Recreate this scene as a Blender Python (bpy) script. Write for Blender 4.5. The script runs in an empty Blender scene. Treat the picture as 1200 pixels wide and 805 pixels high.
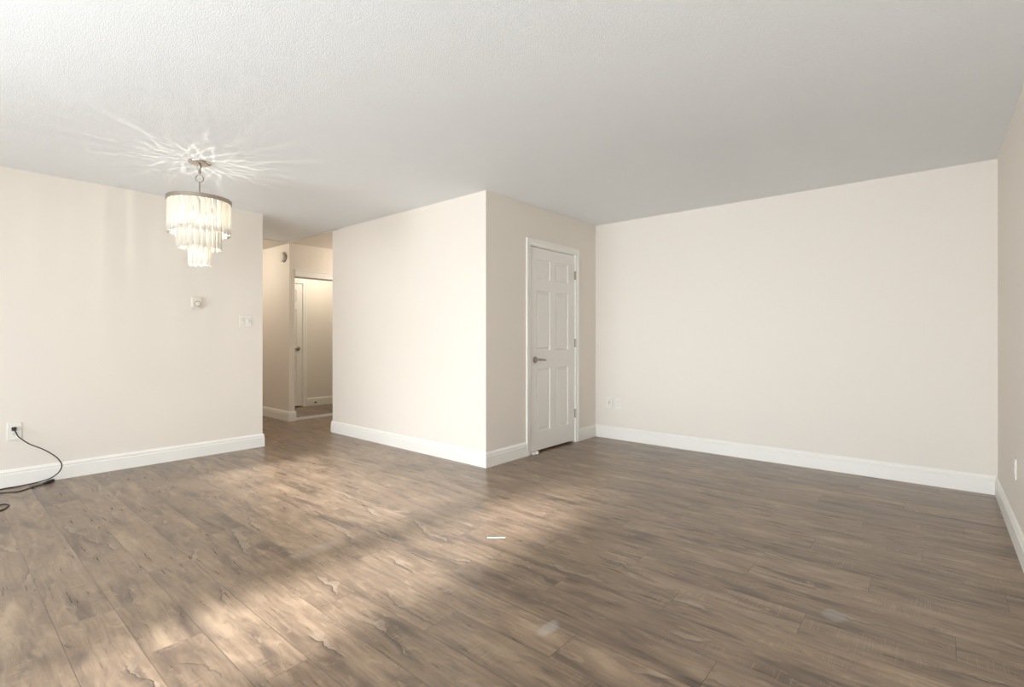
import bpy, bmesh, math, random
from mathutils import Vector, Matrix
random.seed(7)
S = bpy.context.scene
C = S.collection
PI = math.pi

# ------------------------------------------------------------------ camera, light, exposure
F_PX, HORIZON, YAW, EYE = 584.55, 395.64, math.radians(40.406), 1.1427
cam = bpy.data.cameras.new('camera')
cam.sensor_width = 36.0
cam.sensor_fit = 'HORIZONTAL'
cam.lens = F_PX / 1200 * 36
cam.shift_y = (HORIZON - 402.5) / 1200
cam.clip_start = 0.02
camo = bpy.data.objects.new('camera', cam)
C.objects.link(camo)
camo.location = (0, 0, EYE)
camo.rotation_euler = (PI / 2, 0, YAW - PI / 2)
S.camera = camo

S.view_settings.view_transform = 'Standard'
S.view_settings.look = 'None'
S.view_settings.gamma = 1
S.view_settings.use_curve_mapping = False
S.view_settings.exposure = 0.08
S.cycles.use_denoising = True
S.cycles.max_bounces = 12
S.cycles.diffuse_bounces = 8
S.cycles.glossy_bounces = 4
S.cycles.transmission_bounces = 8
S.cycles.transparent_max_bounces = 12
S.cycles.sample_clamp_indirect = 4.0

W = bpy.data.worlds.new('world')
S.world = W
W.use_nodes = True
W.node_tree.nodes['Background'].inputs[0].default_value = (0.75, 0.85, 1.0, 1)
W.node_tree.nodes['Background'].inputs[1].default_value = 1.0

SUN_ELEV = math.atan(0.30)
def light(name, kind, loc, energy, color, **kw):
    l = bpy.data.lights.new(name, kind)
    l.energy = energy
    l.color = color
    rot = kw.pop('rot', None)
    par = kw.pop('parent', None)
    for k, v in kw.items():
        setattr(l, k, v)
    o = bpy.data.objects.new(name, l)
    C.objects.link(o)
    o.location = loc
    if rot:
        o.rotation_euler = rot
    if par:
        o.parent = par
    return o
sun = light('sun', 'SUN', (-4, 3, 4), 25.0, (0.95, 0.975, 1.0), angle=0.065)
sun.rotation_euler = Vector((math.cos(SUN_ELEV), 0.0, -math.sin(SUN_ELEV))).to_track_quat('-Z', 'Y').to_euler()
# daylight coming in through the glazing of the window wall behind the camera
light('window_daylight', 'AREA', (-2.96, 2.0, 0.80), 112, (0.885, 0.957, 1.0),
      shape='RECTANGLE', size=1.5, size_y=4.6, spread=1.9, rot=(0, -PI / 2, 0))
# added fill for the right wall, set at an invented glazed door out of view
light('window_daylight', 'AREA', (-1.55, 5.36, 0.85), 76, (0.885, 0.957, 1.0),
      shape='RECTANGLE', size=2.2, size_y=1.5, spread=1.6, rot=(-PI / 2, 0, 0))
# added soft fill for the door wall, set at an invented window behind the camera
light('window_daylight', 'AREA', (-1.75, -0.30, 1.2), 34, (0.885, 0.957, 1.0),
      shape='RECTANGLE', size=1.6, size_y=1.4, spread=2.2, rot=(PI / 2, 0, 0))
# lamps of the hallway, both out of sight round the corners
light('hall_lamp', 'POINT', (4.35, 6.15, 2.15), 13, (1.0, 0.91, 0.78), shadow_soft_size=0.10)
light('hall_lamp', 'POINT', (2.35, 7.35, 2.20), 18, (1.0, 0.92, 0.79), shadow_soft_size=0.10)

# ------------------------------------------------------------------ plan of the rooms (metres)
H = 2.44
YA, XA = 5.399, 2.294          # left wall and its free end
XB, YC, YB = 3.192, 3.018, 5.573   # closet block
XD, YE = 5.041, -0.338         # back wall, right wall
XW = -3.0                      # window wall behind the camera
XH, YM = 3.209, 6.718          # hall closet corner
T = 0.12

# ------------------------------------------------------------------ materials
def srgb(r, g, b):
    f = lambda c: (c / 255 / 12.92) if c / 255 <= 0.04045 else ((c / 255 + 0.055) / 1.055) ** 2.4
    return (f(r), f(g), f(b), 1)

def mat(name, col, rough=0.5, metal=0.0, spec=0.5, bump=None, wobble=0.03):
    m = bpy.data.materials.new(name)
    m.use_nodes = True
    nt = m.node_tree
    b = nt.nodes['Principled BSDF']
    b.inputs['Base Color'].default_value = col
    b.inputs['Roughness'].default_value = rough
    b.inputs['Metallic'].default_value = metal
    b.inputs['Specular IOR Level'].default_value = spec
    tc = nt.nodes.new('ShaderNodeTexCoord')
    n = nt.nodes.new('ShaderNodeTexNoise')
    n.inputs['Scale'].default_value = 6
    n.inputs['Detail'].default_value = 3
    nt.links.new(tc.outputs['Object'], n.inputs['Vector'])
    mx = nt.nodes.new('ShaderNodeMix')
    mx.data_type = 'RGBA'
    mx.inputs[6].default_value = tuple(c * (1 - wobble) for c in col[:3]) + (1,)
    mx.inputs[7].default_value = tuple(min(1, c * (1 + wobble)) for c in col[:3]) + (1,)
    nt.links.new(n.outputs['Fac'], mx.inputs[0])
    nt.links.new(mx.outputs[2], b.inputs['Base Color'])
    if bump:
        sc, st, dist = bump
        n2 = nt.nodes.new('ShaderNodeTexNoise')
        n2.inputs['Scale'].default_value = sc
        n2.inputs['Detail'].default_value = 4
        nt.links.new(tc.outputs['Object'], n2.inputs['Vector'])
        bp = nt.nodes.new('ShaderNodeBump')
        bp.inputs['Strength'].default_value = st
        bp.inputs['Distance'].default_value = dist
        nt.links.new(n2.outputs['Fac'], bp.inputs['Height'])
        nt.links.new(bp.outputs['Normal'], b.inputs['Normal'])
    return m

M = {}
M['wall'] = mat('wall_paint', srgb(229, 222, 213), 0.6, bump=(160, 0.12, 0.002), wobble=0.008)
M['ceiling'] = mat('textured_ceiling_paint', srgb(234, 237, 239), 0.85, spec=0.2, bump=(180, 0.30, 0.008), wobble=0.015)
M['trim'] = mat('white_trim_paint', srgb(238, 236, 231), 0.35, wobble=0.006)
M['door'] = mat('white_door_paint', srgb(234, 231, 226), 0.38, wobble=0.006)
M['plastic'] = mat('white_plastic', srgb(232, 229, 222), 0.4, wobble=0.006)
M['ivory'] = mat('ivory_plastic', srgb(222, 215, 202), 0.45, wobble=0.01)
M['grey_plastic'] = mat('shaded_grey_plastic', srgb(150, 145, 135), 0.5)
M['slot'] = mat('dark_slot', srgb(40, 38, 36), 0.6)
M['nickel'] = mat('brushed_nickel', srgb(168, 160, 150), 0.28, metal=1.0)
M['dark_nickel'] = mat('satin_nickel_dark', srgb(165, 156, 146), 0.35, metal=1.0)
M['chrome'] = mat('polished_nickel', srgb(205, 198, 188), 0.12, metal=1.0)
M['ring'] = mat('champagne_metal', srgb(170, 158, 146), 0.4, metal=0.85)
M['rubber'] = mat('black_rubber', srgb(34, 29, 26), 0.45)
M['gap'] = mat('dark_gap', srgb(22, 20, 18), 0.8)
M['alu'] = mat('anodised_track', srgb(225, 218, 205), 0.3, metal=0.6)

def mirror_mat():
    m = bpy.data.materials.new('mirror_glass')
    m.use_nodes = True
    nt = m.node_tree
    b = nt.nodes['Principled BSDF']
    b.inputs['Base Color'].default_value = (0.90, 0.91, 0.89, 1)
    b.inputs['Metallic'].default_value = 1
    b.inputs['Roughness'].default_value = 0.0
    tc = nt.nodes.new('ShaderNodeTexCoord')
    n = nt.nodes.new('ShaderNodeTexNoise')
    n.inputs['Scale'].default_value = 2
    nt.links.new(tc.outputs['Object'], n.inputs['Vector'])
    mr = nt.nodes.new('ShaderNodeMapRange')
    mr.inputs['To Min'].default_value = 0.0
    mr.inputs['To Max'].default_value = 0.012
    nt.links.new(n.outputs['Fac'], mr.inputs['Value'])
    nt.links.new(mr.outputs[0], b.inputs['Roughness'])
    return m
M['mirror'] = mirror_mat()

def frosted(name, col, transp, diff):
    m = bpy.data.materials.new(name)
    m.use_nodes = True
    nt = m.node_tree
    nt.nodes.clear()
    out = nt.nodes.new('ShaderNodeOutputMaterial')
    tr = nt.nodes.new('ShaderNodeBsdfTranslucent')
    df = nt.nodes.new('ShaderNodeBsdfDiffuse')
    gl = nt.nodes.new('ShaderNodeBsdfGlossy')
    tp = nt.nodes.new('ShaderNodeBsdfTransparent')
    gl.inputs['Roughness'].default_value = 0.25
    tc = nt.nodes.new('ShaderNodeTexCoord')
    mp = nt.nodes.new('ShaderNodeMapping')
    mp.inputs['Scale'].default_value = (60, 60, 8)
    n = nt.nodes.new('ShaderNodeTexNoise')
    n.inputs['Scale'].default_value = 2.0
    n.inputs['Detail'].default_value = 3
    nt.links.new(tc.outputs['Object'], mp.inputs[0])
    nt.links.new(mp.outputs[0], n.inputs['Vector'])
    mx = nt.nodes.new('ShaderNodeMix')
    mx.data_type = 'RGBA'
    mx.inputs[6].default_value = tuple(c * 0.82 for c in col[:3]) + (1,)
    mx.inputs[7].default_value = col
    nt.links.new(n.outputs['Fac'], mx.inputs[0])
    for s in (tr, df):
        nt.links.new(mx.outputs[2], s.inputs['Color'])
    a = nt.nodes.new('ShaderNodeMixShader')
    a.inputs[0].default_value = diff
    nt.links.new(tr.outputs[0], a.inputs[1])
    nt.links.new(df.outputs[0], a.inputs[2])
    b = nt.nodes.new('ShaderNodeMixShader')
    b.inputs[0].default_value = transp
    nt.links.new(a.outputs[0], b.inputs[1])
    nt.links.new(tp.outputs[0], b.inputs[2])
    c = nt.nodes.new('ShaderNodeMixShader')
    c.inputs[0].default_value = 0.05
    nt.links.new(b.outputs[0], c.inputs[1])
    nt.links.new(gl.outputs[0], c.inputs[2])
    nt.links.new(c.outputs[0], out.inputs[0])
    return m
M['panel'] = frosted('frosted_glass_strip', (0.77, 0.755, 0.71, 1), 0.06, 0.44)
M['pane'] = frosted('clear_window_glass', (0.95, 0.97, 0.97, 1), 0.95, 0.0)

def emit(name, col, st):
    m = bpy.data.materials.new(name)
    m.use_nodes = True
    nt = m.node_tree
    nt.nodes.clear()
    out = nt.nodes.new('ShaderNodeOutputMaterial')
    e = nt.nodes.new('ShaderNodeEmission')
    e.inputs[0].default_value = col
    e.inputs[1].default_value = st
    tc = nt.nodes.new('ShaderNodeTexCoord')
    n = nt.nodes.new('ShaderNodeTexNoise')
    n.inputs['Scale'].default_value = 3
    nt.links.new(tc.outputs['Object'], n.inputs['Vector'])
    mr = nt.nodes.new('ShaderNodeMapRange')
    mr.inputs['To Min'].default_value = st * 0.9
    mr.inputs['To Max'].default_value = st * 1.1
    nt.links.new(n.outputs['Fac'], mr.inputs['Value'])
    nt.links.new(mr.outputs[0], e.inputs[1])
    nt.links.new(e.outputs[0], out.inputs[0])
    return m
M['bulb'] = emit('glowing_filament', (1.0, 0.84, 0.62, 1), 30)

class NT:
    """small helper to write node maths"""
    def __init__(s, m):
        s.nt = m.node_tree
    def math(s, op, a, b=None, c=None, clamp=False):
        n = s.nt.nodes.new('ShaderNodeMath')
        n.operation = op
        n.use_clamp = clamp
        for i, v in enumerate((a, b, c)):
            if v is None:
                continue
            if isinstance(v, (int, float)):
                n.inputs[i].default_value = v
            else:
                s.nt.links.new(v, n.inputs[i])
        return n.outputs[0]
    def comb(s, x, y, z=0.0):
        n = s.nt.nodes.new('ShaderNodeCombineXYZ')
        for i, v in enumerate((x, y, z)):
            if isinstance(v, (int, float)):
                n.inputs[i].default_value = v
            else:
                s.nt.links.new(v, n.inputs[i])
        return n.outputs[0]
    def noise(s, vec, scale=1.0, detail=3.0, rough=0.55, dist=0.0):
        n = s.nt.nodes.new('ShaderNodeTexNoise')
        n.inputs['Scale'].default_value = scale
        n.inputs['Detail'].default_value = detail
        n.inputs['Roughness'].default_value = rough
        n.inputs['Distortion'].default_value = dist
        s.nt.links.new(vec, n.inputs['Vector'])
        return n.outputs['Fac']
    def white(s, vec):
        n = s.nt.nodes.new('ShaderNodeTexWhiteNoise')
        n.noise_dimensions = '3D'
        s.nt.links.new(vec, n.inputs['Vector'])
        return n.outputs['Value'], n.outputs['Color']
    def smooth(s, v, lo, hi, tlo=0.0, thi=1.0):
        n = s.nt.nodes.new('ShaderNodeMapRange')
        n.interpolation_type = 'SMOOTHSTEP'
        n.inputs['From Min'].default_value = lo
        n.inputs['From Max'].default_value = hi
        n.inputs['To Min'].default_value = tlo
        n.inputs['To Max'].default_value = thi
        s.nt.links.new(v, n.inputs['Value'])
        return n.outputs[0]
    def mix(s, fac, a, b, blend='MIX'):
        n = s.nt.nodes.new('ShaderNodeMix')
        n.data_type = 'RGBA'
        n.blend_type = blend
        for i, v in ((0, fac), (6, a), (7, b)):
            if isinstance(v, (int, float)):
                n.inputs[i].default_value = v
            elif isinstance(v, tuple):
                n.inputs[i].default_value = v
            else:
                s.nt.links.new(v, n.inputs[i])
        return n.outputs[2]

PLANK_W, PLANK_L, X0 = 0.1850, 1.22, 0.8839
def floor_mat():
    m = bpy.data.materials.new('rustic_laminate_planks')
    m.use_nodes = True
    nt = m.node_tree
    q = NT(m)
    b = nt.nodes['Principled BSDF']
    tc = nt.nodes.new('ShaderNodeTexCoord')
    sp = nt.nodes.new('ShaderNodeSeparateXYZ')
    nt.links.new(tc.outputs['Object'], sp.inputs[0])
    x, y = sp.outputs[0], sp.outputs[1]
    u = q.math('DIVIDE', q.math('SUBTRACT', x, X0), PLANK_W)
    row = q.math('FLOOR', u)
    fu = q.math('FRACT', u)                                   # 0..1 across the board
    off = q.math('MULTIPLY', q.math('FRACT', q.math('MULTIPLY', row, 0.381966)), PLANK_L)
    v = q.math('DIVIDE', q.math('ADD', q.math('SUBTRACT', y, 2.454), off), PLANK_L)
    brd = q.math('FLOOR', v)
    fv = q.math('FRACT', v)
    rid, rcol = q.white(q.comb(row, brd, 3.0))
    rid2, _ = q.white(q.comb(row, brd, 11.0))
    # board-local coordinates, shifted so every board shows another cut of the print
    lx = q.math('ADD', q.math('MULTIPLY', fu, PLANK_W), q.math('MULTIPLY', rid, 37.0))
    ly = q.math('ADD', y, q.math('MULTIPLY', rid2, 53.0))
    # slow waviness of the grain
    warp = q.math('MULTIPLY', q.math('SUBTRACT', q.noise(q.comb(q.math('MULTIPLY', lx, 5.0), q.math('MULTIPLY', ly, 2.6)), 1.0, 2), 0.5), 0.035)
    wx = q.math('ADD', lx, warp)
    fine = q.noise(q.comb(q.math('MULTIPLY', wx, 260.0), q.math('MULTIPLY', ly, 7.0)), 1.0, 4, 0.65)
    mid = q.noise(q.comb(q.math('MULTIPLY', wx, 55.0), q.math('MULTIPLY', ly, 3.2)), 1.0, 4, 0.6)
    blot = q.noise(q.comb(q.math('MULTIPLY', wx, 11.0), q.math('MULTIPLY', ly, 2.1)), 1.0, 3, 0.55, 0.4)
    blot2 = q.noise(q.comb(q.math('MULTIPLY', lx, 26.0), q.math('MULTIPLY', ly, 9.0)), 1.0, 4, 0.6, 0.6)
    # base tone
    col = q.mix(q.smooth(mid, 0.28, 0.74), srgb(116, 100, 87), srgb(140, 124, 108))
    col = q.mix(q.math('MULTIPLY', q.smooth(blot, 0.52, 0.72), 0.55), col, srgb(168, 151, 132))
    col = q.mix(q.math('MULTIPLY', q.smooth(blot, 0.50, 0.30), 0.85), col, srgb(84, 73, 67))
    col = q.mix(q.math('MULTIPLY', q.smooth(blot2, 0.54, 0.72), 0.50), col, srgb(163, 146, 127))
    col = q.mix(q.math('MULTIPLY', q.smooth(blot2, 0.46, 0.28), 0.50), col, srgb(97, 84, 75))
    col = q.mix(q.math('MULTIPLY', q.smooth(fine, 0.50, 0.30), 0.20), col, srgb(92, 79, 70))
    col = q.mix(q.math('MULTIPLY', q.smooth(fine, 0.58, 0.75), 0.18), col, srgb(174, 158, 140))
    # saw marks across the boards, in patches
    saw = q.noise(q.comb(q.math('MULTIPLY', lx, 9.0), q.math('MULTIPLY', ly, 190.0)), 1.0, 2, 0.5)
    sawm = q.noise(q.comb(q.math('MULTIPLY', lx, 9.0), q.math('MULTIPLY', ly, 3.0), 5.0), 1.0, 1)
    saw = q.math('MULTIPLY', q.smooth(saw, 0.52, 0.68), q.smooth(sawm, 0.50, 0.66))
    col = q.mix(q.math('MULTIPLY', saw, 0.32), col, srgb(176, 160, 140))
    # board to board tone
    tone = q.math('ADD', 0.90, q.math('MULTIPLY', rid, 0.28))
    tn = q.comb(tone, q.math('MULTIPLY', tone, 0.936), q.math('MULTIPLY', tone, 0.85))
    col = q.mix(1.0, col, tn, 'MULTIPLY')
    # cracks: one dark line wandering along a board, now and then, with a pale flake beside it
    n1 = q.noise(q.comb(q.math('MULTIPLY', ly, 1.3), q.math('MULTIPLY', rid, 91.0), 2.0), 1.0, 1)
    n2 = q.noise(q.comb(q.math('MULTIPLY', ly, 9.0), q.math('MULTIPLY', rid, 77.0), 4.0), 1.0, 3, 0.6)
    cx = q.math('ADD', q.math('ADD', 0.5, q.math('MULTIPLY', q.math('SUBTRACT', n1, 0.5), 2.6)), q.math('MULTIPLY', q.math('SUBTRACT', n2, 0.5), 0.42))
    dd = q.math('MULTIPLY', q.math('SUBTRACT', fu, cx), PLANK_W)
    m1 = q.noise(q.comb(q.math('MULTIPLY', ly, 2.2), q.math('MULTIPLY', rid2, 61.0), 6.0), 1.0, 2)
    cmask = q.smooth(m1, 0.50, 0.60)
    m2 = q.noise(q.comb(q.math('MULTIPLY', ly, 5.0), q.math('MULTIPLY', rid2, 33.0), 8.0), 1.0, 2)
    fw = q.math('MAXIMUM', q.math('MULTIPLY', q.math('SUBTRACT', m2, 0.46), 0.22), 0.0008)
    rel = q.math('DIVIDE', dd, fw)
    flake = q.math('MULTIPLY', q.math('MULTIPLY', q.smooth(rel, -0.02, 0.06), q.smooth(rel, 1.05, 0.9)), cmask)
    col = q.mix(q.math('MULTIPLY', flake, 0.28), col, srgb(182, 165, 144))
    crack = q.math('MULTIPLY', q.smooth(q.math('ABSOLUTE', dd), 0.0034, 0.0010), cmask)
    col = q.mix(q.math('MULTIPLY', crack, 0.80), col, srgb(66, 54, 47))
    halo = q.math('MULTIPLY', q.math('MULTIPLY', q.smooth(dd, -0.022, -0.002), q.smooth(dd, 0.001, -0.001)), cmask)
    col = q.mix(q.math('MULTIPLY', halo, 0.45), col, srgb(84, 72, 65))
    # joints
    ex = q.math('MULTIPLY', q.math('MINIMUM', fu, q.math('SUBTRACT', 1.0, fu)), PLANK_W)
    ey = q.math('MULTIPLY', q.math('MINIMUM', fv, q.math('SUBTRACT', 1.0, fv)), PLANK_L)
    ed = q.math('MINIMUM', ex, ey)
    joint = q.smooth(ed, 0.0024, 0.0006)
    col = q.mix(q.math('MULTIPLY', joint, 0.55), col, srgb(70, 58, 50))
    # smoky darker strip along one side of many boards
    side = q.math('MULTIPLY', q.smooth(fu, 0.30, 0.0), q.smooth(q.noise(q.comb(q.math('MULTIPLY', lx, 2.0), q.math('MULTIPLY', ly, 1.6), 31.0), 1.0, 2), 0.5, 0.62))
    col = q.mix(q.math('MULTIPLY', side, 0.5), col, srgb(80, 69, 64))
    # pale bluish patches with wobbly edges on the boards
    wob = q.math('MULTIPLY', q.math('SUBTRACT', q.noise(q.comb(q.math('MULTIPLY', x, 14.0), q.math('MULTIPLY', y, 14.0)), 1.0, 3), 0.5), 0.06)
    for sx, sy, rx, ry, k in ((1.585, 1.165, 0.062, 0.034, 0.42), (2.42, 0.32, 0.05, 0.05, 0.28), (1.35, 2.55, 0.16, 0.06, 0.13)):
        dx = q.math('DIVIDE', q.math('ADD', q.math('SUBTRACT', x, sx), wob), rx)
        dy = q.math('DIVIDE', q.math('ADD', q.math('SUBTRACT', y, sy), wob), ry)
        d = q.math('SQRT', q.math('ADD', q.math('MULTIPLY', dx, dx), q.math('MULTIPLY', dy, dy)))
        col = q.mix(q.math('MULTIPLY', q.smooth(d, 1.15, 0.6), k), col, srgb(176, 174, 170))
    nt.links.new(col, b.inputs['Base Color'])
    rg = q.math('ADD', 0.22, q.math('MULTIPLY', mid, 0.16))
    nt.links.new(rg, b.inputs['Roughness'])
    b.inputs['Specular IOR Level'].default_value = 0.5
    bp = nt.nodes.new('ShaderNodeBump')
    bp.inputs['Strength'].default_value = 0.25
    bp.inputs['Distance'].default_value = 0.002
    hgt = q.math('SUBTRACT', q.math('MULTIPLY', fine, 0.35), q.math('ADD', joint, crack))
    nt.links.new(hgt, bp.inputs['Height'])
    nt.links.new(bp.outputs['Normal'], b.inputs['Normal'])
    return m
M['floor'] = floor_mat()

# ------------------------------------------------------------------ mesh helpers
def box(bm, x0, x1, y0, y1, z0, z1, bev=0.0):
    r = bmesh.ops.create_cube(bm, size=1)
    vs = r['verts']
    for v in vs:
        v.co = Vector(((x0 + x1) / 2 + v.co.x * (x1 - x0), (y0 + y1) / 2 + v.co.y * (y1 - y0), (z0 + z1) / 2 + v.co.z * (z1 - z0)))
    if bev:
        es = list({e for v in vs for e in v.link_edges})
        bmesh.ops.bevel(bm, geom=es, offset=bev, segments=2, affect='EDGES', profile=0.6)

def prism(bm, pts, z0, z1):
    a = [bm.verts.new((x, y, z0)) for x, y in pts]
    b = [bm.verts.new((x, y, z1)) for x, y in pts]
    n = len(pts)
    bm.faces.new(a[::-1])
    bm.faces.new(b)
    for i in range(n):
        bm.faces.new((a[i], a[(i + 1) % n], b[(i + 1) % n], b[i]))

def lathe(bm, prof, center=(0, 0, 0), axis='Z', seg=40, closed=False):
    rings = []
    for r, h in prof:
        ring = []
        for i in range(seg):
            t = 2 * PI * i / seg
            p = Vector((r * math.cos(t), r * math.sin(t), h))
            if axis == 'Y':
                p = Vector((p.x, p.z, p.y))
            elif axis == 'X':
                p = Vector((p.z, p.x, p.y))
            ring.append(bm.verts.new(p + Vector(center)))
        rings.append(ring)
    pairs = list(zip(rings, rings[1:]))
    if closed:
        pairs.append((rings[-1], rings[0]))
    for a, b in pairs:
        for i in range(seg):
            bm.faces.new((a[i], a[(i + 1) % seg], b[(i + 1) % seg], b[i]))
    if not closed:
        bm.faces.new(rings[0])
        bm.faces.new(rings[-1])

def tube(bm, pts, r, seg=10, closed=False):
    pts = [Vector(p) for p in pts]
    n = len(pts)
    prev = None
    rings = []
    for i, p in enumerate(pts):
        t = (pts[(i + 1) % n] - pts[i - 1]) if closed else (pts[min(i + 1, n - 1)] - pts[max(i - 1, 0)])
        t.normalize()
        if prev is None:
            u = t.orthogonal().normalized()
        else:
            u = (prev - t * prev.dot(t)).normalized()
        prev = u
        w = t.cross(u)
        rr = r(i / (n - 1)) if callable(r) else r
        rings.append([bm.verts.new(p + (u * math.cos(2 * PI * k / seg) + w * math.sin(2 * PI * k / seg)) * rr) for k in range(seg)])
    pairs = list(zip(rings, rings[1:]))
    if closed:
        pairs.append((rings[-1], rings[0]))
    for a, b in pairs:
        for i in range(seg):
            bm.faces.new((a[i], a[(i + 1) % seg], b[(i + 1) % seg], b[i]))
    if not closed:
        bm.faces.new(rings[0])
        bm.faces.new(rings[-1])

def spline(pts, n=8):
    pts = [Vector(p) for p in pts]
    out = []
    for i in range(len(pts) - 1):
        p0, p1, p2, p3 = pts[max(i - 1, 0)], pts[i], pts[i + 1], pts[min(i + 2, len(pts) - 1)]
        for k in range(n):
            t = k / n
            out.append(0.5 * ((2 * p1) + (p2 - p0) * t + (2 * p0 - 5 * p1 + 4 * p2 - p3) * t * t + (3 * p1 - p0 - 3 * p2 + p3) * t ** 3))
    out.append(pts[-1])
    return out

def sweep(bm, path, prof):
    """profile (d, z) carried along a plan polyline; d grows to the LEFT of the walking direction; corners mitred"""
    P = [Vector((x, y)) for x, y in path]
    n = len(P)
    rings = []
    for i, p in enumerate(P):
        def nrm(a, b):
            d = (b - a).normalized()
            return Vector((-d.y, d.x))
        if i == 0:
            m = nrm(P[0], P[1])
        elif i == n - 1:
            m = nrm(P[-2], P[-1])
        else:
            a, b = nrm(P[i - 1], p), nrm(p, P[i + 1])
            m = (a + b) / (1 + a.dot(b))
        rings.append([bm.verts.new((p.x + m.x * d, p.y + m.y * d, z)) for d, z in prof])
    k = len(prof)
    for a, b in zip(rings, rings[1:]):
        for i in range(k):
            bm.faces.new((a[i], a[(i + 1) % k], b[(i + 1) % k], b[i]))
    bm.faces.new(rings[0])
    bm.faces.new(rings[-1])

def obj(name, bm, m, parent=None, loc=None, smooth=False, angle=35):
    bmesh.ops.remove_doubles(bm, verts=bm.verts, dist=1e-6)
    bmesh.ops.recalc_face_normals(bm, faces=bm.faces)
    me = bpy.data.meshes.new(name)
    bm.to_mesh(me)
    bm.free()
    me.materials.append(m)
    if smooth:
        for p in me.polygons:
            p.use_smooth = True
        me.set_sharp_from_angle(angle=math.radians(angle))
    o = bpy.data.objects.new(name, me)
    C.objects.link(o)
    if loc:
        o.location = loc
    if parent:
        o.parent = parent
    return o

def tag(o, label, cat, group=None, kind=None):
    o['label'] = label
    o['category'] = cat
    if group:
        o['group'] = group
    if kind:
        o['kind'] = kind
    return o

def thing(name, label, cat, loc=(0, 0, 0), rotz=0.0, group=None, kind=None):
    o = bpy.data.objects.new(name, None)
    o.empty_display_size = 0.1
    C.objects.link(o)
    o.location = loc
    o.rotation_euler = (0, 0, rotz)
    return tag(o, label, cat, group, kind)

def B():
    return bmesh.new()

def struct(name, bm, m, label, cat):
    return tag(obj(name, bm, m), label, cat, kind='structure')

# ------------------------------------------------------------------ room shell
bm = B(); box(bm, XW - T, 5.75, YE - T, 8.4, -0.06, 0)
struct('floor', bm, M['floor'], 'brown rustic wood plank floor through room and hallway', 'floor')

bm = B(); prism(bm, [(XW - T, YE - T), (XD + T, YE - T), (XD + T, YB - T), (XB, YB - T), (XB, YM), (XW - T, YM)], H, H + 0.1)
struct('ceiling', bm, M['ceiling'], 'white textured ceiling over the main room', 'ceiling')
bm = B(); prism(bm, [(XB, YB - T), (5.75, YB - T), (5.75, 8.4), (0.8, 8.4), (0.8, YM), (XB, YM)], H - 0.008, H + 0.1)
struct('ceiling_hall', bm, M['wall'], 'smooth beige hallway ceiling beyond the doorway opening', 'ceiling')

def wall(name, x0, x1, y0, y1, label, z0=0.0, z1=H):
    bm = B(); box(bm, x0, x1, y0, y1, z0, z1)
    return struct(name, bm, M['wall'], label, 'wall')
bm = B()
box(bm, -0.40, XA, YA, YA + T, 0, H)
box(bm, XW - T, -2.70, YA, YA + T, 0, H)
box(bm, -2.70, -0.40, YA, YA + T, 2.08, H)
struct('wall_left', bm, M['wall'], 'cream wall on the left behind the chandelier', 'wall')
bm = B()  # invented glazed door, added along with its fill light to brighten the right wall
for a, b_ in ((-2.70, -2.64), (-1.59, -1.51), (-0.46, -0.40)):
    box(bm, a, b_, YA + 0.03, YA + 0.09, 0, 2.08)
for a, b_ in ((-2.64, -1.59), (-1.51, -0.46)):
    box(bm, a, b_, YA + 0.03, YA + 0.09, 0, 0.08)
    box(bm, a, b_, YA + 0.03, YA + 0.09, 2.0, 2.08)
wf = struct('door_5', bm, M['trim'], 'white glazed balcony door out of the picture on the left', 'door')
for a, b_ in ((-2.64, -1.59), (-1.51, -0.46)):
    bm = B(); box(bm, a, b_, YA + 0.056, YA + 0.062, 0.08, 2.0)
    obj('pane', bm, M['pane'], wf)
wall('wall_middle', XB, XB + T, YC + T, YB - T, 'cream wall face between the hallway opening and outer corner')
wall('wall_back', XD, XD + T, YE - T, YB - T, 'wide cream back wall with two small outlet plates low down')
bm = B()
box(bm, -0.90, XD, YE - T, YE, 0, H)
box(bm, XW - T, -2.60, YE - T, YE, 0, H)
box(bm, -2.60, -0.90, YE - T, YE, 0, 0.45)
box(bm, -2.60, -0.90, YE - T, YE, 1.95, H)
struct('wall_right', bm, M['wall'], 'cream wall at the right edge of the picture', 'wall')
bm = B()  # invented window, added along with its fill light to lift the door wall
for a, b_ in ((-2.60, -2.55), (-1.78, -1.72), (-0.95, -0.90)):
    box(bm, a, b_, YE - 0.09, YE - 0.04, 0.45, 1.95)
for a, b_ in ((-2.55, -1.78), (-1.72, -0.95)):
    box(bm, a, b_, YE - 0.09, YE - 0.04, 0.45, 0.50)
    box(bm, a, b_, YE - 0.09, YE - 0.04, 1.90, 1.95)
wf3 = struct('window_3', bm, M['trim'], 'white framed window in the right wall behind the camera', 'window')
for a, b_ in ((-2.55, -1.78), (-1.72, -0.95)):
    bm = B(); box(bm, a, b_, YE - 0.068, YE - 0.062, 0.50, 1.90)
    obj('pane', bm, M['pane'], wf3)
# wall with the six panel door: pieces round its opening
D0, D1, DT = 3.812, 4.612, 2.052        # rough opening (jamb outside faces)
bm = B()
prism(bm, [(XB, YC), (D0, YC), (D0, YC + T), (XB, YC + T)], 0, H)
box(bm, D1, XD, YC, YC + T, 0, H)
box(bm, D0, D1, YC, YC + T, DT, H)
struct('wall_door', bm, M['wall'], 'shaded cream wall around the white six panel door', 'wall')
# rear of the closet block, towards the hallway, with its own door
E0, E1 = 3.27, 4.05
bm = B()
box(bm, XB, E0, YB - T, YB, 0, H)
box(bm, E1, 5.75, YB - T, YB, 0, H)
box(bm, E0, E1, YB - T, YB, 2.04, H)
struct('wall_hall', bm, M['wall'], 'hallway wall seen in the mirror, with a white door', 'wall')
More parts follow.
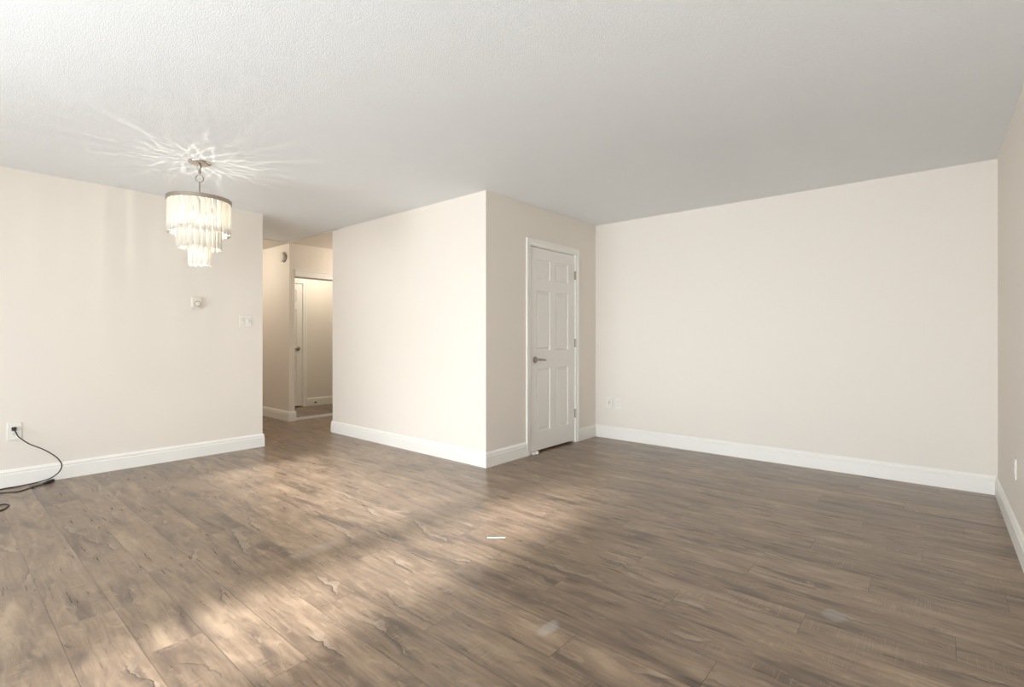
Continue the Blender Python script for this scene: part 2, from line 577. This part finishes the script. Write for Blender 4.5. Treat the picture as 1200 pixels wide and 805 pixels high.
# hall: closet front wall with its opening, return wall, far walls
K0, K1, KT = 3.285, 4.86, 2.03
bm = B()
prism(bm, [(XH, YM), (K0, YM), (K0, YM + T), (XH + T, YM + T), (XH + T, 8.4), (XH, 8.4)], 0, H - 0.008)
box(bm, K1, 5.75, YM, YM + T, 0, H - 0.008)
box(bm, K0, K1, YM, YM + T, KT, H - 0.008)
struct('wall_closet', bm, M['wall'], 'beige hallway closet wall with a round alarm and mirrored opening', 'wall')
wall('wall_far', 0.8, XH, 8.3, 8.4, 'hallway end wall hidden behind the left wall', z1=H - 0.008)
wall('wall_side', 0.7, 0.8, YA + T, 8.4, 'side wall closing the hallway behind the left wall')
wall('wall_end', 5.65, 5.75, YB, YM, 'wall closing the hallway on the right', z1=H - 0.008)
bm = B(); box(bm, K0, K1, 7.36, 7.42, 0, H - 0.008)
struct('wall_closet_back', bm, M['wall'], 'back of the hallway closet behind the mirrored doors', 'wall')
bm = B(); box(bm, D0 - 0.5, D1 + 0.3, YC + 0.85, YC + 0.9, 0, H)
struct('wall_storage_back', bm, M['wall'], 'back of the storage closet behind the six panel door', 'wall')

# window wall behind the camera: tall and wide openings shaped to cast the floor sun patches
WIN = [(1.72, 2.34, 0.98, 1.86), (2.50, 4.62, 1.34, 1.72)]
bm = B()
ys = [YE, WIN[0][0], WIN[0][1], WIN[1][0], WIN[1][1], YA]
for i in range(5):
    a, b_ = ys[i], ys[i + 1]
    w = [q for q in WIN if q[0] == a]
    if w:
        box(bm, XW - T, XW, a, b_, 0, w[0][2])
        box(bm, XW - T, XW, a, b_, w[0][3], H)
    else:
        box(bm, XW - T, XW, a, b_, 0, H)
struct('wall_window', bm, M['wall'], 'window wall behind the camera', 'wall')
for i, (a, b_, z0, z1) in enumerate(WIN):
    bm = B()
    f = 0.035
    box(bm, XW - 0.09, XW - 0.04, a, a + f, z0, z1)
    box(bm, XW - 0.09, XW - 0.04, b_ - f, b_, z0, z1)
    box(bm, XW - 0.09, XW - 0.04, a + f, b_ - f, z0, z0 + f)
    box(bm, XW - 0.09, XW - 0.04, a + f, b_ - f, z1 - f, z1)
    k = 1 if i == 0 else 3
    for j in range(1, k + 1):
        yy = a + (b_ - a) * j / (k + 1)
        if i == 1:
            box(bm, XW - 0.085, XW - 0.045, yy - 0.03, yy + 0.03, z0 + f, z1 - f)
    if i == 0:
        zz = (z0 + z1) / 2
        box(bm, XW - 0.085, XW - 0.045, a + f, b_ - f, zz - 0.03, zz + 0.03)
    wf = struct('window_%d' % (i + 1), bm, M['trim'], ('tall narrow' if i == 0 else 'wide high') + ' white framed window behind the camera', 'window')
    bm = B(); box(bm, XW - 0.068, XW - 0.062, a + f, b_ - f, z0 + f, z1 - f)
    obj('pane', bm, M['pane'], wf)

# ------------------------------------------------------------------ baseboards
BP = [(0, 0.0), (0.016, 0.0), (0.016, 0.098), (0.0115, 0.1035), (0.0115, 0.108), (0.0145, 0.112), (0.0135, 0.118), (0.009, 0.128), (0.004, 0.136), (0, 0.136)]
def base(name, path, label):
    bm = B(); sweep(bm, path, BP)
    return struct(name, bm, M['trim'], label, 'baseboard')
base('baseboard_left', [(XA, YA + T), (XA, YA), (-0.40, YA)], 'tall white baseboard under the chandelier wall')
base('baseboard_middle', [(3.752, YC), (XB, YC), (XB, YB), (3.21, YB)], 'tall white baseboard round the protruding wall corner')
base('baseboard_door', [(XD, YC), (4.674, YC)], 'short white baseboard right of the six panel door')
base('baseboard_back', [(XD, YE), (XD, YC)], 'long white baseboard along the back wall')
base('baseboard_right', [(XW, YE), (XD, YE)], 'white baseboard along the right wall')
base('baseboard_closet', [(K0, YM + 0.03), (K0, YM), (XH, YM), (XH, 8.3)], 'white baseboard round the hallway closet corner')
base('baseboard_hall', [(4.112, YB), (5.65, YB)], 'white hallway baseboard reflected in the mirror')

# ------------------------------------------------------------------ doors
def casing(bm, xl, xr, zt, w=0.062):
    """three mitred sides, front towards -y at y=0, outer edge thicker; xl/xr/zt are the inner edges"""
    prof = [(0.0, 0.0), (0.0, -0.009), (0.008, -0.0115), (0.030, -0.012), (0.036, -0.0165), (0.052, -0.019), (w, -0.019), (w, 0.0)]
    rings = []
    for cx, cz, sx, sz in ((xl, 0.0, -1, 0), (xl, zt, -1, 1), (xr, zt, 1, 1), (xr, 0.0, 1, 0)):
        rings.append([bm.verts.new((cx + sx * d, y, cz + sz * d)) for d, y in prof])
    k = len(prof)
    for a, b in zip(rings, rings[1:]):
        for i in range(k):
            bm.faces.new((a[i], a[(i + 1) % k], b[(i + 1) % k], b[i]))
    bm.faces.new(rings[0]); bm.faces.new(rings[-1])

def panel_slab(w, z0, z1, th, xs, zs):
    """slab with raised-and-fielded panels pressed into its front (y=0, facing -y)"""
    bm = B()
    xc = sorted({0, w} | {c for p in xs for c in p})
    zc = sorted({z0, z1} | {c for p in zs for c in p})
    g = {(i, j): bm.verts.new((x, 0, z)) for i, x in enumerate(xc) for j, z in enumerate(zc)}
    pan = []
    for i in range(len(xc) - 1):
        for j in range(len(zc) - 1):
            f = bm.faces.new((g[i, j], g[i + 1, j], g[i + 1, j + 1], g[i, j + 1]))
            if (xc[i], xc[i + 1]) in xs and (zc[j], zc[j + 1]) in zs:
                pan.append(f)
    bm.normal_update()
    back = {}
    nx, nz = len(xc) - 1, len(zc) - 1
    rim = [(i, 0) for i in range(nx)] + [(nx, j) for j in range(nz)] + [(i, nz) for i in range(nx, 0, -1)] + [(0, j) for j in range(nz, 0, -1)]
    bk = [bm.verts.new(g[k].co + Vector((0, th, 0))) for k in rim]
    for a in range(len(rim)):
        c = (a + 1) % len(rim)
        bm.faces.new((g[rim[a]], bk[a], bk[c], g[rim[c]]))
    bm.faces.new(bk)
    for f in pan:
        for t, d in ((0.006, 0.010), (0.008, 0.002), (0.010, 0.0), (0.018, -0.009)):
            bmesh.ops.inset_region(bm, faces=[f], thickness=t, depth=0)
            for v in f.verts:
                v.co.y += d
    return bm

def lever(parent, x, z, d, m):
    """lever handle on the front (-y) of a door; d = +1 when the lever points to +x"""
    bm = B(); lathe(bm, [(0.033, 0.0), (0.033, -0.006), (0.029, -0.010), (0.014, -0.012), (0.0115, -0.016), (0.0115, -0.046)], (x, 0, z), 'Y', 32)
    h = obj('door_handle', bm, m, parent, smooth=True)
    bm = B()
    pts = spline([(x - d * 0.004, -0.046, z), (x + d * 0.02, -0.050, z), (x + d * 0.06, -0.052, z - 0.001), (x + d * 0.112, -0.048, z - 0.006)], 6)
    tube(bm, pts, lambda t: 0.0115 - 0.003 * t, 12)
    obj('lever', bm, m, h, smooth=True, angle=60)
    return h

def hinge(parent, x, z, m):
    bm = B()
    box(bm, x - 0.004, x + 0.022, -0.003, 0.004, z - 0.044, z + 0.044)
    o = obj('hinge', bm, m, parent)
    bm = B()
    for k in range(3):
        lathe(bm, [(0.0075, -0.044 + k * 0.030), (0.0075, -0.044 + k * 0.030 + 0.0275)], (x + 0.004, -0.008, z), 'Z', 16)
    lathe(bm, [(0.0045, -0.049), (0.0045, 0.049)], (x + 0.004, -0.008, z), 'Z', 12)
    obj('hinge_pin', bm, m, o, smooth=True)

XP = [(0.100, 0.330), (0.428, 0.656)]
ZP = [(0.208, 0.834), (1.016, 1.608), (1.730, 1.920)]
d1 = thing('door_1', 'white six panel door with nickel lever in the shaded wall', 'door', (3.824, YC, 0), kind='structure')
dw = 0.776
obj('door_slab', panel_slab(dw, 0.022, 2.036, 0.036, XP, ZP), M['door'], d1, loc=(0, 0.004, 0))
lever(d1, 0.078, 0.925, 1, M['dark_nickel']).location.y = 0.004
for z in (0.316, 1.083, 1.822):
    hinge(d1, dw + 0.004, z, M['nickel'])
bm = B()      # jamb lining and stop
for a, b_ in ((D0, D0 + 0.0095), (D1 - 0.0095, D1)):
    box(bm, a, b_, YC, YC + T, 0, DT)
box(bm, D0, D1, YC, YC + T, DT - 0.0095, DT)
for a, b_ in ((D0 + 0.0095, D0 + 0.022), (D1 - 0.022, D1 - 0.0095)):
    box(bm, a, b_, YC + 0.043, YC + 0.08, 0, DT - 0.0095)
box(bm, D0 + 0.0095, D1 - 0.0095, YC + 0.043, YC + 0.08, DT - 0.022, DT - 0.0095)
jb = struct('trim_1', bm, M['trim'], 'white door frame and casing around the six panel door', 'door frame')
bm = B(); casing(bm, D0 + 0.003, D1 - 0.003, DT - 0.003)
cs = obj('casing', bm, M['trim'], jb, loc=(0, YC, 0))

# hallway door on the rear of the block (faces +y, seen in the mirror)
d2 = thing('door_2', 'white hallway door with lever seen in the mirror', 'door', (E1 - 0.012, YB, 0), PI, kind='structure')
obj('door_slab', panel_slab(0.756, 0.02, 2.022, 0.036, [(0.098, 0.320), (0.436, 0.658)], ZP), M['door'], d2, loc=(0, 0.004, 0))
lever(d2, 0.072, 0.965, 1, M['dark_nickel'])
bm = B()
for a, b_ in ((E0, E0 + 0.0095), (E1 - 0.0095, E1)):
    box(bm, a, b_, YB - T, YB, 0, 2.04)
box(bm, E0, E1, YB - T, YB, 2.0305, 2.04)
box(bm, E0 + 0.0095, E0 + 0.022, YB - 0.08, YB - 0.043, 0, 2.03)
box(bm, E1 - 0.022, E1 - 0.0095, YB - 0.08, YB - 0.043, 0, 2.03)
box(bm, E0 + 0.0095, E1 - 0.0095, YB - 0.08, YB - 0.043, 2.018, 2.0305)
jb2 = struct('trim_2', bm, M['trim'], 'white casing around the hallway door in the mirror', 'door frame')
bm = B(); casing(bm, -E1 + 0.003, -E0 - 0.003, 2.037)
c2 = obj('casing', bm, M['trim'], jb2, loc=(0, YB, 0))
c2.rotation_euler = (0, 0, PI)

# mirrored sliding doors of the hallway closet
def mirror_door(name, x0, x1, y, label):
    d = thing(name, label, 'door', (x0, y, 0), kind='structure')
    w = x1 - x0
    z0, z1 = 0.022, 1.985
    f = 0.010
    bm = B()
    box(bm, 0, f, 0, 0.02, z0, z1); box(bm, w - f, w, 0, 0.02, z0, z1)
    box(bm, f, w - f, 0, 0.02, z0, z0 + f); box(bm, f, w - f, 0, 0.02, z1 - 0.016, z1)
    obj('door_frame', bm, M['trim'], d)
    bm = B(); box(bm, f, w - f, 0.003, 0.012, z0 + f, z1 - 0.016)
    obj('mirror_pane', bm, M['mirror'], d)
    return d
mirror_door('door_3', K0 + 0.001, 4.10, YM + 0.062, 'mirrored sliding closet door at the end of the hallway')
mirror_door('door_4', 4.08, K1 - 0.001, YM + 0.090, 'second mirrored sliding closet door hidden behind the protruding wall')
bm = B()
box(bm, K0, K1, YM - 0.012, YM, 1.985, 2.064)
box(bm, K0, K1, YM - 0.022, YM, 2.064, 2.078)
box(bm, K0, K1, YM, YM + 0.018, 1.985, KT)
struct('trim_3', bm, M['trim'], 'white header board above the mirrored closet door', 'trim')
bm = B()
box(bm, K0, K1, YM + 0.030, YM + 0.112, 0, 0.004)
box(bm, K0, K1, YM + 0.030, YM + 0.036, 0.004, 0.020)
box(bm, K0, K1, YM + 0.084, YM + 0.088, 0.004, 0.015)
box(bm, K0, K1, YM + 0.108, YM + 0.112, 0.004, 0.015)
struct('trim_4', bm, M['trim'], 'pale metal floor track below the mirrored closet door', 'track')

# ------------------------------------------------------------------ chandelier
CX, CY = 1.3114, 4.1487
ch = thing('chandelier', 'lit three tier chandelier of frosted glass strips hanging from the ceiling', 'chandelier', (CX, CY, H))
def cz(z):
    return z - H
bm = B()
lathe(bm, [(0.076, 0.0), (0.076, -0.006), (0.070, -0.014), (0.050, -0.020), (0.022, -0.024), (0.012, -0.026)], seg=48)
can = obj('canopy', bm, M['chrome'], ch, smooth=True, angle=50)
bm = B()
lathe(bm, [(0.013, -0.025), (0.015, -0.034), (0.010, -0.042), (0.0085, -0.070), (0.011, -0.078), (0.005, -0.086)], seg=20)
obj('canopy_stem', bm, M['dark_nickel'], ch, smooth=True, angle=60)
bm = B()
zr = cz(2.318)
ring = [(0.026 * math.cos(t) * math.cos(0.6), 0.026 * math.cos(t) * math.sin(-0.6), zr + 0.038 * 0 + 0.028 * math.sin(t)) for t in [2 * PI * i / 36 for i in range(36)]]
tube(bm, ring, 0.0032, 8, closed=True)
tube(bm, [(0, 0, cz(2.356)), (0, 0, zr + 0.022)], 0.003, 8)
obj('chain_link', bm, M['nickel'], ch, smooth=True, angle=60)
bm = B()
tube(bm, [(0, 0, zr - 0.023), (0, 0, cz(1.835))], 0.0045, 12)
obj('rod', bm, M['nickel'], ch, smooth=True, angle=60)
bm = B()
R1, R2, R3 = 0.203, 0.138, 0.067
lathe(bm, [(R1 + 0.006, cz(2.166)), (R1 + 0.006, cz(2.138)), (R1 - 0.002, cz(2.138)), (R1 - 0.002, cz(2.166))], seg=72, closed=True)
for k in range(3):
    t = k * 2 * PI / 3 + 0.3
    tube(bm, [(0, 0, cz(2.155)), (R1 * math.cos(t), R1 * math.sin(t), cz(2.155))], 0.004, 8)
fr = obj('frame_ring', bm, M['ring'], ch, smooth=True, angle=40)
bm = B()  # added unseen slotted plate; its gaps throw light streaks on the ceiling
ang = 0.0
while ang < 2 * PI - 0.10:
    wd = random.uniform(0.10, 0.26)
    e = min(ang + wd, 2 * PI - 0.02)
    n_ = 5
    prism(bm, [(0.03 * math.cos(ang), 0.03 * math.sin(ang))] + [((R1 - 0.0025) * math.cos(ang + (e - ang) * k / n_), (R1 - 0.0025) * math.sin(ang + (e - ang) * k / n_)) for k in range(n_ + 1)] + [(0.03 * math.cos(e), 0.03 * math.sin(e))], cz(2.1600), cz(2.1625))
    ang = e + random.uniform(0.025, 0.075)
lathe(bm, [(0.006, cz(2.1626)), (0.04, cz(2.1626)), (0.04, cz(2.165)), (0.006, cz(2.165))], seg=32, closed=True)
obj('top_plate', bm, M['plastic'], ch)
bm = B()
for R, z in ((R2, 1.955), (R3, 1.835)):
    lathe(bm, [(R - 0.002, cz(z + 0.006)), (R - 0.002, cz(z - 0.006)), (R - 0.006, cz(z - 0.006)), (R - 0.006, cz(z + 0.006))], seg=48, closed=True)
    for k in range(3):
        t = k * 2 * PI / 3 + 0.3
        tube(bm, [(0, 0, cz(z)), ((R - 0.004) * math.cos(t), (R - 0.004) * math.sin(t), cz(z))], 0.0025, 8)
obj('inner_frame', bm, M['nickel'], ch, smooth=True, angle=40)

def strip_mesh(name, w, L):
    """hanging strip of curved frosted glass with a rounded foot; top at z=0, outside towards +x"""
    bm = B()
    nu, sag, th = 6, w * 0.20, 0.003
    rows = [0, -0.33 * L, -0.66 * L, -0.93 * L, -L]
    lay = []
    for off in (0.0, -th):
        gr = []
        for r, z in enumerate(rows):
            line = []
            for i in range(nu + 1):
                s = i / nu * 2 - 1
                zz = z
                if r == len(rows) - 1:
                    zz = z + 0.010 * s * s
                line.append(bm.verts.new((off + sag * (1 - s * s), s * w / 2, zz)))
            gr.append(line)
        lay.append(gr)
    nr = len(rows)
    for l in (0, 1):
        for r in range(nr - 1):
            for i in range(nu):
                bm.faces.new((lay[l][r][i], lay[l][r][i + 1], lay[l][r + 1][i + 1], lay[l][r + 1][i]))
    for r in range(nr - 1):
        for i in (0, nu):
            bm.faces.new((lay[0][r][i], lay[1][r][i], lay[1][r + 1][i], lay[0][r + 1][i]))
    for i in range(nu):
        for r in (0, nr - 1):
            bm.faces.new((lay[0][r][i], lay[0][r][i + 1], lay[1][r][i + 1], lay[1][r][i]))
    return bm
for R, zt, zb, n in ((R1 - 0.006, 2.140, 1.906, 32), (R2, 1.962, 1.797, 22), (R3, 1.842, 1.677, 11)):
    w = 2 * PI * R / n * 0.87
    proto = obj('glass_strip', strip_mesh('glass_strip', w, zt - zb), M['panel'], ch, smooth=True, angle=50)
    for k in range(n):
        o = proto if k == 0 else proto.copy()
        if k:
            C.objects.link(o)
            o.parent = ch
        t = 2 * PI * k / n + random.uniform(-1, 1) * 0.012
        o.location = (R * math.cos(t), R * math.sin(t), cz(zt) - random.uniform(0, 0.004))
        o.rotation_euler = (0, 0, t + random.uniform(-0.06, 0.06))
blist = [(0.085 * math.cos(t), 0.085 * math.sin(t), 2.035) for t in (0.7, 0.7 + PI / 2, 0.7 + PI, 0.7 + 1.5 * PI)] + [(0.0, 0.0, 1.782)]
for i, (bx, by, bz) in enumerate(blist):
    bm = B()
    lathe(bm, [(0.003, 0.022), (0.010, 0.016), (0.014, 0.004), (0.014, -0.008), (0.009, -0.020), (0.003, -0.026)], (bx, by, cz(bz)), seg=14)
    bl = obj('bulb', bm, M['bulb'], ch, smooth=True, angle=80)
    bm = B()
    up = 2.150 if i < 4 else 1.835
    tube(bm, [(bx, by, cz(bz + 0.020)), (bx, by, cz(bz + 0.060))], 0.011, 12)
    if i < 4:
        tube(bm, [(bx, by, cz(bz + 0.060)), (bx, by, cz(up)), (0, 0, cz(up))], 0.004, 8)
    obj('lamp_holder', bm, M['nickel'], bl, smooth=True, angle=60)
    light('bulb_light', 'POINT', (bx * 1.22, by * 1.22, cz(bz - 0.035)), 3.2 if i < 4 else 2.0, (1.0, 0.92, 0.78), shadow_soft_size=0.004, parent=ch)

# ------------------------------------------------------------------ small fittings
# each is modelled facing -y at the origin and turned to its wall
def plate(bm, w, h, t=0.006, x=0.0, z=0.0):
    box(bm, x - w / 2, x + w / 2, -t, 0, z - h / 2, z + h / 2, 0.0022)

def duplex(parent, x=0.0, z=0.0, t=0.006):
    for dz in (0.020, -0.020):
        bm = B()
        lathe(bm, [(0.0165, 0), (0.0165, -0.0015), (0.0155, -0.0025)], (x, -t, z + dz), 'Y', 28)
        s = obj('socket', bm, M['plastic'], parent, smooth=True)
        bm = B()
        for dx, hh in ((-0.0063, 0.009), (0.0063, 0.007)):
            box(bm, x + dx - 0.001, x + dx + 0.001, -t - 0.0029, -t - 0.0020, z + dz + 0.002 - hh / 2, z + dz + 0.002 + hh / 2)
        lathe(bm, [(0.0024, -0.0020), (0.0024, -0.0029)], (x, -t, z + dz - 0.009), 'Y', 12)
        obj('slot', bm, M['slot'], s)
    bm = B(); lathe(bm, [(0.003, 0), (0.0025, -0.0012)], (x, -t, z), 'Y', 12)
    obj('screw', bm, M['plastic'], parent)

# thermostat
t = thing('thermostat', 'white wall thermostat with round dial beside the chandelier', 'thermostat', (1.678, YA, 1.476))
bm = B(); box(bm, -0.044, 0.044, -0.006, 0, -0.055, 0.056, 0.002); obj('back_plate', bm, M['plastic'], t)
bm = B(); box(bm, -0.041, 0.041, -0.030, -0.006, -0.050, 0.053, 0.005); obj('housing', bm, M['ivory'], t, smooth=True)
bm = B(); lathe(bm, [(0.027, -0.030), (0.027, -0.034), (0.0225, -0.0345), (0.0225, -0.031)], (0.002, 0, -0.012), 'Y', 40); obj('dial_ring', bm, M['grey_plastic'], t, smooth=True)
bm = B(); lathe(bm, [(0.0215, -0.030), (0.021, -0.040), (0.018, -0.043)], (0.002, 0, -0.012), 'Y', 40); obj('dial', bm, M['plastic'], t, smooth=True)

# two-gang switch
t = thing('light_switch', 'white two gang light switch plate near the hallway opening', 'switch', (2.121, YA, 1.312))
bm = B(); plate(bm, 0.118, 0.116, 0.007); obj('cover_plate', bm, M['plastic'], t)
bm = B(); box(bm, -0.042, -0.008, -0.0105, -0.007, -0.034, 0.034, 0.0015); r = obj('rocker', bm, M['ivory'], t)
bm = B(); box(bm, -0.0385, -0.0115, -0.0125, -0.0105, -0.030, 0.0, 0.001); obj('rocker_pad', bm, M['plastic'], r)
bm = B(); box(bm, 0.008, 0.042, -0.0095, -0.007, -0.034, 0.034, 0.0012); r = obj('rocker', bm, M['plastic'], t)
bm = B(); box(bm, 0.017, 0.031, -0.019, -0.0095, -0.004, 0.012, 0.002); obj('toggle', bm, M['ivory'], r)

# outlets
def outlet(loc, rz, label, w=0.074, h=0.118, name='wall_outlet'):
    t = thing(name, label, 'outlet', loc, rz)
    bm = B(); plate(bm, w, h); obj('cover_plate', bm, M['plastic'], t)
    duplex(t)
    return t
outlet((0.440, YA, 0.424), 0, 'white outlet on left wall with a black cord plugged in', 0.080, 0.134)
outlet((XD, 2.720, 0.403), -PI / 2, 'white outlet on back wall, right one of the two plates', 0.068, 0.122)
outlet((3.955, YE, 0.410), PI, 'white outlet low on the right wall, seen edge on', 0.074, 0.116)
t = thing('cable_plate', 'white cable plate on back wall, left one of the two plates', 'wall plate', (XD, 2.830, 0.407), -PI / 2)
bm = B(); plate(bm, 0.070, 0.126, 0.012); obj('cover_plate', bm, M['plastic'], t)
bm = B(); box(bm, -0.014, 0.014, -0.0145, -0.012, -0.030, 0.030, 0.001); ins = obj('insert', bm, M['ivory'], t)
bm = B(); lathe(bm, [(0.0055, -0.0145), (0.0055, -0.021), (0.003, -0.0215)], (0, 0, 0), 'Y', 16); obj('cable_jack', bm, M['nickel'], ins, smooth=True)

# round alarm on the closet side wall (faces -x)
t = thing('smoke_alarm', 'round white alarm high on the hallway closet wall', 'alarm', (XH, 6.862, 2.253), -PI / 2)
bm = B(); lathe(bm, [(0.070, 0.0), (0.070, -0.010)], (0, 0, 0), 'Y', 48); obj('mounting_base', bm, M['grey_plastic'], t, smooth=True)
bm = B(); lathe(bm, [(0.066, -0.010), (0.066, -0.034), (0.060, -0.043), (0.030, -0.047)], (0, 0, 0), 'Y', 48); b_ = obj('alarm_cover', bm, M['ivory'], t, smooth=True)
bm = B()
for k in range(18):
    a = 2 * PI * k / 18
    p = Vector((0.0662 * math.cos(a), -0.022, 0.0662 * math.sin(a)))
    r_ = bmesh.ops.create_cube(bm, size=1)
    for v in r_['verts']:
        c = Vector((v.co.x * 0.002, v.co.y * 0.010, v.co.z * 0.006))
        v.co = Matrix.Rotation(-a, 3, 'Y') @ c + p
obj('vent_slots', bm, M['slot'], b_)
bm = B(); lathe(bm, [(0.012, -0.047), (0.012, -0.0495), (0.010, -0.051)], (0.018, 0, 0.012), 'Y', 20); obj('test_button', bm, M['plastic'], b_)

# spring door stop on the hallway baseboard (seen in the mirror)
t = thing('door_stop', 'small dark door stop on the baseboard in the mirror', 'door stop', (4.25, YB + 0.016, 0.055), PI)
bm = B(); lathe(bm, [(0.013, 0.0), (0.013, -0.005), (0.008, -0.008)], (0, 0, 0), 'Y', 16); obj('base', bm, M['dark_nickel'], t, smooth=True)
bm = B()
tube(bm, [(0.0065 * math.cos(k * 0.7), -0.008 - k * 0.00022, 0.0065 * math.sin(k * 0.7)) for k in range(110)], 0.0014, 6)
obj('spring', bm, M['dark_nickel'], t, smooth=True)
bm = B(); lathe(bm, [(0.009, -0.032), (0.010, -0.036), (0.009, -0.042)], (0, 0, 0), 'Y', 16); obj('rubber_tip', bm, M['rubber'], t, smooth=True)

# white wedge under the six panel door
t = thing('door_wedge', 'small white door wedge pushed under the six panel door', 'door wedge', (3.868, YC - 0.010, 0))
bm = B()
prof = [(-0.018, 0.0), (-0.018, 0.019), (0.0, 0.021), (0.05, 0.005), (0.05, 0.0)]
a = [bm.verts.new((-0.030, y, z)) for y, z in prof]
c = [bm.verts.new((0.012, y, z)) for y, z in prof]
bm.faces.new(a); bm.faces.new(c[::-1])
for i in range(5):
    bm.faces.new((a[i], a[(i + 1) % 5], c[(i + 1) % 5], c[i]))
obj('wedge_body', bm, M['plastic'], t)
bm = B(); box(bm, 0.012, 0.034, -0.034, -0.004, 0, 0.026, 0.003); obj('heel', bm, M['trim'], t)

# thin white sliver on the boards
bm = B()
a, c = Vector((2.0786, 1.9551, 0)), Vector((2.1450, 1.8772, 0))
d = (c - a).normalized(); n = Vector((-d.y, d.x, 0))
pts = []
for s, w in ((0, 0.0006), (0.2, 0.0020), (0.6, 0.0024), (1.0, 0.0008)):
    pts.append((a.lerp(c, s), w))
top = [[bm.verts.new(p + n * w * k + Vector((0, 0, 0.0014 - abs(k) * 0.0008))) for k in (-1, 0, 1)] for p, w in pts]
bot = [[bm.verts.new(p + n * w * k) for k in (-1, 0, 1)] for p, w in pts]
for g, o_ in ((top, 1), (bot, -1)):
    for i in range(3):
        for k in range(2):
            bm.faces.new((g[i][k], g[i][k + 1], g[i + 1][k + 1], g[i + 1][k]))
for i in range(3):
    for k in (0, 2):
        bm.faces.new((top[i][k], top[i + 1][k], bot[i + 1][k], bot[i][k]))
for i in (0, 3):
    for k in range(2):
        bm.faces.new((top[i][k], top[i][k + 1], bot[i][k + 1], bot[i][k]))
tag(obj('plastic_sliver', bm, M['trim']), 'thin white sliver lying on the sunlit floorboards', 'scrap')

# extension cord from the left outlet, running out of the picture and back
t = thing('extension_cord', 'black cord from the left outlet trailing over the floor', 'cord', (0.436, YA - 0.02, 0.0))
ox, oy = 0.436, YA - 0.02
def L(p):
    return (p[0] - ox, p[1] - oy, p[2])
pz = 0.444
bm = B()
box(bm, -0.013, 0.013, -0.012, 0.0105, pz - 0.014, pz + 0.014, 0.004)
tube(bm, [L((0.436, 5.372, pz)), L((0.438, 5.362, pz - 0.004)), L((0.441, 5.356, pz - 0.014))], lambda s: 0.010 - 0.005 * s, 12)
pl = obj('plug', bm, M['rubber'], t, smooth=True)
R = 0.0042
cp = [(0.438, 5.364, 0.440), (0.446, 5.350, 0.415), (0.463, 5.343, 0.379), (0.519, 5.330, 0.321), (0.593, 5.320, 0.270), (0.661, 5.315, 0.206),
      (0.695, 5.312, 0.153), (0.702, 5.312, 0.116), (0.684, 5.320, 0.071), (0.637, 5.335, 0.031), (0.562, 5.350, 0.012), (0.456, 5.352, R + 0.001),
      (0.36, 5.352, R), (0.16, 5.30, R), (0.0, 5.12, R), (0.02, 4.93, R), (0.20, 4.885, R), (0.327, 4.862, R), (0.356, 4.838, R), (0.366, 4.795, R), (0.352, 4.755, R),
      (0.315, 4.692, R), (0.16, 4.60, R), (-0.12, 4.72, R), (-0.22, 5.0, R), (-0.05, 5.22, R + 0.009), (0.16, 5.240, R + 0.001), (0.352, 5.222, R), (0.440, 5.176, R), (0.509, 5.228, R), (0.598, 5.288, R + 0.003)]
bm = B()
tube(bm, [L(p) for p in spline(cp, 8)], R, 10)
obj('cord', bm, M['rubber'], t, smooth=True, angle=80)
bm = B()
a, c = Vector(L((0.590, 5.281, 0.009))), Vector(L((0.655, 5.338, 0.012)))
dv = (c - a).normalized()
tube(bm, [a.lerp(c, s) for s in (0, 0.12, 0.3, 0.45, 0.6, 0.9, 1.0)], lambda s: 0.006 + 0.0065 * min(1, s * 2.2) - (0.002 if s > 0.97 else 0), 14)
cn = obj('connector', bm, M['rubber'], t, smooth=True, angle=50)
